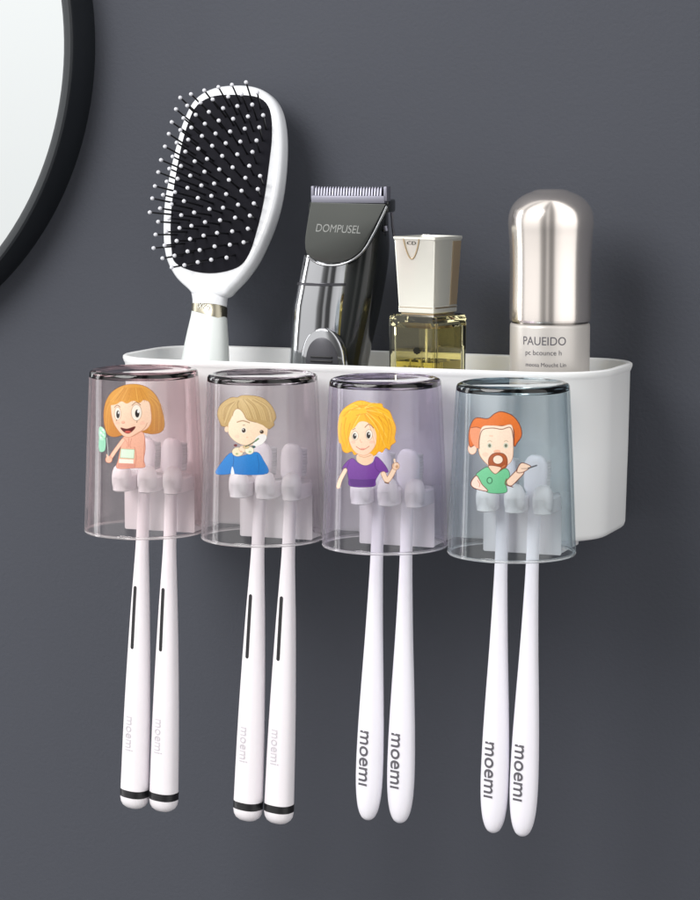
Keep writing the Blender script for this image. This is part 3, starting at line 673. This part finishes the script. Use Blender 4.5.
if extra:
    v_, f_ = join(*[s for s, _ in extra]); n1 = len(f_); v2, f2 = join((v_, f_), *[t_ for _, t_ in extra])
    o = mesh('pins', v2, f2, None, hb, bb, mats=[M['pin'], M['tip']], fmat=[0]*n1+[1]*(len(f2)-n1), angle=70); o['kind'] = 'stuff'
# handle and metal band
def hring(py, xl, xr, depth, d0=-.5, off=0, n=2.3, slant=0):
    return hring_(py, xl-3.6, xr-3.6, depth, d0, off, n, slant)
def hring_(py, xl, xr, depth, d0=-.5, off=0, n=2.3, slant=0):
    a, b = bl(xl, py), bl(xr, py); cx_ = (a[0]+b[0])/2; hw = (b[0]-a[0])/2; z = (a[1]+b[1])/2
    o = []
    for k in range(40):
        t = 2*PI*k/40; c_, s_ = math.cos(t), math.sin(t)
        x = hw*math.copysign(abs(c_)**(2/n), c_); y = depth*math.copysign(abs(s_)**(2/n), s_)
        o.append(tuple(bw(cx_+x*(1+off), d0+y*(1+off), z-slant*(x/hw-y/depth*.0+.0))))
    return o
mesh('neck', *loft([hring(275, 178, 238, .3), hring(285, 187, 230, .42), hring(292, 191, 226, .52), hring(299, 192.5, 224.5, .6), hring(306, 192.5, 224, .64), hring(311, 192, 224, .65)]), M['brush_white'], hb, bb, angle=60)
bnd = mesh('metal_band', *loft([hring(303.5, 192.3, 224, .63, off=.0), hring(304, 192.3, 224, .63, off=.04, slant=.05), hring(312, 192, 224, .65, off=.04, slant=.18), hring(314, 191.8, 224.2, .65, off=.03, slant=.2)]), M['band'], hb, bb, angle=50)
mesh('handle', *loft([hring(309, 192, 224, .62), hring(316, 191, 224.3, .66), hring(330, 188, 225, .75), hring(345, 185, 225.6, .83), hring(362, 182, 226, .9), hring(390, 179, 227, .92), hring(415, 178, 227, .9), hring(421, 181, 224, .8), hring(423, 190, 215, .5)]), M['brush_handle'], hb, bb, angle=60)
zb_ = bl(208, 307.5)[1]; xb_ = (bl(192, 307)[0]+bl(224, 307)[0])/2
def fnb(u, v, o):
    hw = .84; dpt = .67; x = max(-hw*.99, min(hw*.99, u-.22)); return bw(xb_-.12+x, -.5+dpt*(max(0, 1-abs(x/hw)**2.3))**(1/2.3)+.03+o, zb_+v-x*.12)
text('lettering', 'EBXK0', .40, fnb, M['band_mark'], hb, bb, xs=.95)

# ------------------------------------------------------------------ hair clipper
cb = (6.3, -4.0, 4.5)
hc = tag(empty('hair_clipper', cb), 'silver and black electric hair clipper with toothed blade standing in the rack', 'hair clipper')
secs = [(4.5, 4.75, 8.05, -5.2, -2.9), (7.8, 4.85, 8.45, -5.2, -2.7), (10.5, 5.02, 9.0, -5.15, -2.35), (13, 5.3, 9.4, -5.1, -2.3), (14.6, 5.52, 9.5, -5.05, -2.8), (15.5, 5.62, 9.68, -4.95, -3.7), (15.7, 5.75, 9.6, -4.9, -3.9)]
S = spline([(a, b, 0) for a, b in [(s[1], s[2]) for s in secs]], False, 4); S2 = spline([(s[0], s[3], s[4]) for s in secs], False, 4)
mesh('back_shell', *loft([sell((a.x+a.y)/2, (b.y+b.z)/2, b.x, (a.y-a.x)/2, (b.z-b.y)/2, 3.2, 56) for a, b in zip(S, S2)]), M['shell'], hc, cb, angle=50)
# chrome front, bulging towards the viewer
def crom(z, xl, xr, y0, bulge, n=2.4, seg=40, g=0):
    o = []; cx_ = (xl+xr)/2; hw = (xr-xl)/2+g
    for k in range(seg+1):
        t = PI+PI*k/seg; c_, s_ = math.cos(t), math.sin(t)
        o.append((cx_+hw*math.copysign(abs(c_)**(2/n), c_), y0+(bulge+g)*-abs(s_)**(2/n), z))
    o += [(xr, y0+.4, z), (xl, y0+.4, z)]; return o
def cedge(z): return (float(np.interp(z, [4.5, 7.8, 10.5, 13.6], [4.55, 4.72, 4.95, 5.62])), float(np.interp(z, [4.5, 7.8, 10.5, 12.6, 13.6], [7.45, 7.55, 7.75, 8.0, 8.3])))
rr = [crom(z, *cedge(z), -4.85, .83, 1.9) for z in (4.6, 7, 9, 10.5, 11.6)]
mesh('chrome_body', *loft(rr), M['chrome'], hc, cb, angle=50)
rr = [crom(z, *cedge(z), -4.85, .76, 1.9) for z in (11.63, 12.2, 12.7, 12.95, 13.05)]
mesh('chrome_collar', *loft(rr), M['chrome'], hc, cb, angle=50)
rr = [crom(z, *cedge(z), -4.85, .83, 1.9, g=g) for z, g in ((11.56, 0), (11.58, .03), (11.68, .03), (11.7, 0))]
mesh('seam_ring', *loft(rr), M['switch'], hc, cb, angle=50)
pl = [(311, 202), (330, 202.5), (350, 203), (370, 203.5), (386, 204), (380, 216), (372, 232), (363, 248), (352, 258), (337, 263), (320, 262), (308, 255), (305, 243), (307, 225)]
O2 = [at(a, b, -5.62) for a, b in pl]
O2 = [O2[0]]+[Vector(p) for p in spline([tuple(q) for q in O2[4:]+[O2[0]]], False, 4)[:-1]]
mesh('face_plate', *slab(O2, -5.66, -4.9, .06), M['gunmetal'], hc, cb, angle=30)
O3 = []
def edge_tube(path, r, n=8):
    rs = []
    for i, p in enumerate(path):
        a = path[max(0, i-1)]; b = path[min(len(path)-1, i+1)]; t = (Vector(b)-Vector(a)).normalized()
        s1 = t.cross(Vector((0, 1, 0))).normalized(); s2 = t.cross(s1)
        rs.append([tuple(Vector(p)+(s1*math.cos(2*PI*k/n)+s2*math.sin(2*PI*k/n))*r) for k in range(n)])
    return loft(rs)
path = spline([tuple(at(a, b, -5.64)) for a, b in [(387, 206), (381, 219), (373, 235), (364, 250), (352, 260), (337, 265), (320, 264), (308, 257)]], False, 5)
mesh('plate_trim', *edge_tube([tuple(p) for p in path], .06), M['chrome'], hc, cb, angle=60)
# blade
zb0, zb1 = at(350, 202, -5.3).z, at(350, 186.5, -5.3).z
xa, xb = at(313, 195, -5.3).x, at(386, 195, -5.3).x
B = [rbox(xa, xb, -5.55, -5.0, zb0-.05, zb0+.32, .04)]
nT = 24
for k in range(nT):
    x = xa+.22+(xb-xa-.44)*k/(nT-1)
    B.append(loft([[(x-w_, y0, z), (x+w_, y0, z), (x+w_, y1, z), (x-w_, y1, z)] for z, w_, y0, y1 in ((zb0+.3, .045, -5.52, -5.15), (zb1-.1, .04, -5.45, -5.2), (zb1, .02, -5.38, -5.28))]))
for x in (xa+.05, xb+.02): B.append(rbox(x-.09, x+.09, -5.5, -4.9, zb0+.05, zb1+.03, .05))

mesh('blade', *join(*B), M['steel'], hc, cb, angle=30)
mesh('blade_mount', *rbox(xa+.1, xb+.05, -5.1, -4.0, zb0-.5, zb0+.15, .12), M['shell'], hc, cb, angle=40)
mesh('side_lever', *join(edge_tube([tuple(at(391, 200, -4.4)), tuple(at(392.5, 225, -3.6)), tuple(at(394, 236, -3.4))], .07), lathe([(.16, -0.1), (.16, .1)], 0, 0, 12)[0:0] or ([], []) if False else edge_tube([tuple(at(385, 226, -4.2)), tuple(at(386, 231, -4.2))], .14)), M['steel'], hc, cb, angle=60)
def ctext(u, v, o):
    p = at(337.5, 229, -5.67); return Vector((p.x+u, p.y-o, p.z+v-u*.03))
text('lettering', 'DOMPUSEL', .55, ctext, M['clip_text'], hc, cb, shear=.25, xs=.86)
arch = lambda s: [tuple(at(321.5+(a-321.5)*s+0, 368+(b-368)*s, -5.72)) for a, b in [(300, 400), (300, 375), (301, 352), (306, 337), (315, 329), (325, 328), (334, 334), (341, 346), (344, 362), (344, 400)]]
A = [Vector(p) for p in spline(arch(1.0), True, 4)]
mesh('switch_frame', *slab(A, -5.70, -5.2, .12), M['chrome'], hc, cb, angle=50)
A2 = [Vector((p[0], 0, p[2])) for p in [tuple(q) for q in spline(arch(.76), True, 4)]]
sw = mesh('switch', *slab(A2, -5.735, -5.3, .05), M['switch'], hc, cb, angle=40)
zz = at(322, 357, -5.74)
mesh('ridge', *join(*[rbox(zz.x-.62, zz.x+.55, -5.80, -5.7, zz.z-.05-k*.2, zz.z+.04-k*.2, .03) for k in (0, 1, 3)]), M['black'], sw, cb, angle=40)

# ------------------------------------------------------------------ perfume bottle
pc = at(427.8, 300, -5.4); px_, py_ = pc.x, pc.y; rot = R(-15); pb = (px_, py_, 4.5)
pf = tag(empty('perfume_bottle', pb), 'square glass perfume bottle of pale yellow liquid with tapered cream gold cap', 'bottle')
def sq(z, a, ch=.15, n=3):
    h = a/2; o = []
    for (sx0, sy0, a0) in ((1, -1, -90), (1, 1, 0), (-1, 1, 90), (-1, -1, 180)):
        for k in range(n+1):
            t = R(a0+90*k/n); x = sx0*(h-ch)+ch*math.cos(t); y = sy0*(h-ch)+ch*math.sin(t)
            o.append((px_+x*math.cos(rot)-y*math.sin(rot), py_+x*math.sin(rot)+y*math.cos(rot), z))
    return o
zt = 10.30
g1 = loft([sq(4.52, 2.6, .2, 2), sq(4.6, 2.72, .2, 2), sq(10.08, 2.80, .16, 2), sq(10.26, 2.70, .16, 2), sq(10.34, 2.3, .16, 2)])
g2 = loft([sq(5.0, 2.2, .12, 2), sq(9.7, 2.30, .12, 2), sq(9.95, 2.0, .12, 2)])
vv, ff = g1; v2, f2 = g2; off = len(vv)
me = bpy.data.meshes.new('glass_body'); me.from_pydata([tuple((Vector(p)-Vector(pb))*CM) for p in vv+v2], [], ff+[tuple(i+off for i in f) for f in f2]); me.materials.append(M['perf_glass'])
bm = bmesh.new(); bm.from_mesh(me); bmesh.ops.recalc_face_normals(bm, faces=bm.faces[:])
bm.faces.ensure_lookup_table(); nF = len(ff)
# the cavity must face inward
cf = bm.faces[nF]; cc = Vector((0, 0, 0.03))
test = [f for f in bm.faces if f.index >= nF]
if sum((f.calc_center_median()-cc).dot(f.normal) for f in test) > 0: bmesh.ops.reverse_faces(bm, faces=test)
bm.to_mesh(me); bm.free()
o = bpy.data.objects.new('glass_body', me); COL.objects.link(o); o.parent = pf
mesh('liquid', *loft([sq(5.01, 2.19, .12, 2), sq(8.05, 2.26, .12, 2)]), M['perf_liquid'], pf, pb, smooth=False)
mesh('spray_tube', *lathe([(.06, 5.2), (.06, 9.95)], px_, py_, 10), M['bracket'], pf, pb)
mesh('collar', *loft([sq(10.2, 1.9, .1), sq(10.45, 1.9, .1)]), M['gold_trim'], pf, pb, angle=30)
cap = mesh('cap', *loft([sq(10.40, 2.0, .05), sq(10.43, 2.06, .06), sq(10.72, 2.08, .06), sq(10.74, 2.05, .06), sq(13.9, 2.36, .06), sq(13.98, 2.44, .06), sq(14.08, 2.44, .06), sq(14.1, 2.38, .06), sq(14.1, 2.2, .06), sq(13.95, 2.12, .06)]), M['gold'], pf, pb, angle=25)
def pface(u, v, o, a=None):                 # left visible face of cap
    a = 2.05+(v-10.74)/(13.9-10.74)*.31; x, y = u, -a/2-.008-o
    return Vector((px_+x*math.cos(rot)-y*math.sin(rot), py_+x*math.sin(rot)+y*math.cos(rot), v))
rs = []
for k in range(19):
    t = k/18; u = -.62+.92*t; v = 14.0-.98*math.sin(PI*min(1, t*1.0))**.8
    rs.append((u, v))
V_ = []; F_ = []
def rface(u, v, o):                         # right visible face of the cap
    a = 2.05+(v-10.74)/(13.9-10.74)*.31; x, y = a/2+.008+o, u*a/2.36
    return Vector((px_+x*math.cos(rot)-y*math.sin(rot), py_+x*math.sin(rot)+y*math.cos(rot), v))
mesh('reflection_strip', *loft([[tuple(rface(.42, z, 0)), tuple(rface(1.08, z, 0)), tuple(rface(1.08, z, .03)), tuple(rface(.42, z, .03))] for z in (10.78, 12.3, 13.86)]), M['reflection_strip'], cap, pb, angle=30)  # brown reflection on the right face, put in as a coloured strip
mesh('gold_line', *join(loft([[tuple(rface(u, z, 0)) for u in (-1.05, 1.08)]+[tuple(rface(u, z, .025)) for u in (1.08, -1.05)] for z in (10.64, 10.70)]), loft([[tuple(pface(u, z, 0)) for u in (-.98, .98)]+[tuple(pface(u, z, .02)) for u in (.98, -.98)] for z in (10.66, 10.69)])), M['gold_trim'], cap, pb, angle=30)
for i, (u, v) in enumerate(rs):
    a = rs[max(0, i-1)]; b = rs[min(18, i+1)]; L = math.hypot(b[0]-a[0], b[1]-a[1]); nx, nz = -(b[1]-a[1])/L*.028, (b[0]-a[0])/L*.028
    V_.append([tuple(pface(u+nx, min(v+nz, 14.05), .0)), tuple(pface(u-nx, min(v-nz, 14.05), .0)), tuple(pface(u-nx, min(v-nz, 14.05), .03)), tuple(pface(u+nx, min(v+nz, 14.05), .03))])
mesh('notch_line', *loft(V_), M['gold_trim'], cap, pb, angle=40)
text('emblem', 'CD', .38, lambda u, v, o: pface(u-.16, 13.78+v*.6, o+.01), M['dark_print'], cap, pb)
text('lettering', 'LANCOLINE', .24, lambda u, v, o: pface(u+.0, 10.6+v*.8, o+.03), M['gold_trim'], cap, pb, xs=1.1) if False else None
def bface(u, v, o):
    a = 2.775; x, y = u, -a/2-.008-o
    return Vector((px_+x*math.cos(rot)-y*math.sin(rot), py_+x*math.sin(rot)+y*math.cos(rot), v))
dot = lambda u0, v0, r: ([tuple(bface(u0+r*(1+.09*math.sin(7*a))*math.cos(a), v0+r*.8*(1+.09*math.sin(7*a))*math.sin(a), o)) for o in (0, .01) for a in [2*PI*k/30 for k in range(30)]], [tuple(range(30)), tuple(range(30, 60))]+[(k, (k+1) % 30, 30+(k+1) % 30, 30+k) for k in range(30)])
mesh('flower_mark', *dot(.33, 8.62, .21), M['dark_print'], pf, pb, smooth=False)
text('lettering', 'B ESTEA I', .36, lambda u, v, o: bface(u+.15, 7.74+v, o), M['dark_print'], pf, pb, xs=.8)

# ------------------------------------------------------------------ serum bottle
sp = at(550, 321, -5.0); sxx, syy = sp.x, sp.y; sb = (sxx, syy, 4.5)
sr = tag(empty('serum_bottle', sb), 'cosmetic bottle with tall domed silver cap on a frosted beige base', 'bottle')
prof = [(1.80, 10.14), (1.93, 10.12), (1.945, 10.2), (1.95, 10.6), (1.94, 12.0), (1.955, 13.3), (2.0, 14.2), (2.04, 14.7), (2.03, 15.05), (1.95, 15.4), (1.80, 15.68), (1.55, 15.95), (1.25, 16.14), (1.0, 16.24), (.8, 16.33), (.6, 16.38), (.3, 16.40), (.02, 16.405)]
pp = spline([(r, z, 0) for r, z in prof[2:]], False, 4)
mesh('cap', *lathe(prof[:2]+[(max(p.x, .01), p.y) for p in pp], sxx, syy, 96), M['silver'], sr, sb, angle=50)
mesh('collar', *lathe([(1.84, 9.9), (1.84, 10.16)], sxx, syy, 64), M['collar'], sr, sb, angle=40)
mesh('base', *lathe([(1.6, 4.5), (1.85, 4.6), (1.92, 4.8), (1.92, 9.85), (1.91, 9.95), (1.85, 10.02), (1.7, 10.03)], sxx, syy, 96), M['frost'], sr, sb, angle=50)
def scyl(u, v, o, u0=-.45):
    a = YAW+(u+u0)/1.93; r = 1.926+o; return Vector((sxx+r*math.sin(a), syy-r*math.cos(a), v))
def ztext(py): return at(545, py, syy-1.8).z
text('lettering', 'PAUEIDO', .57, lambda u, v, o: scyl(u, ztext(341.5)+v, o), M['print_grey'], sr, sb, xs=.92)
text('lettering', 'pc bcounce h', .34, lambda u, v, o: scyl(u, ztext(353)+v, o, -.48), M['print_grey'], sr, sb)
text('lettering', 'moosa Moucht Lin', .27, lambda u, v, o: scyl(u, ztext(365)+v, o, -.36), M['print_grey'], sr, sb)
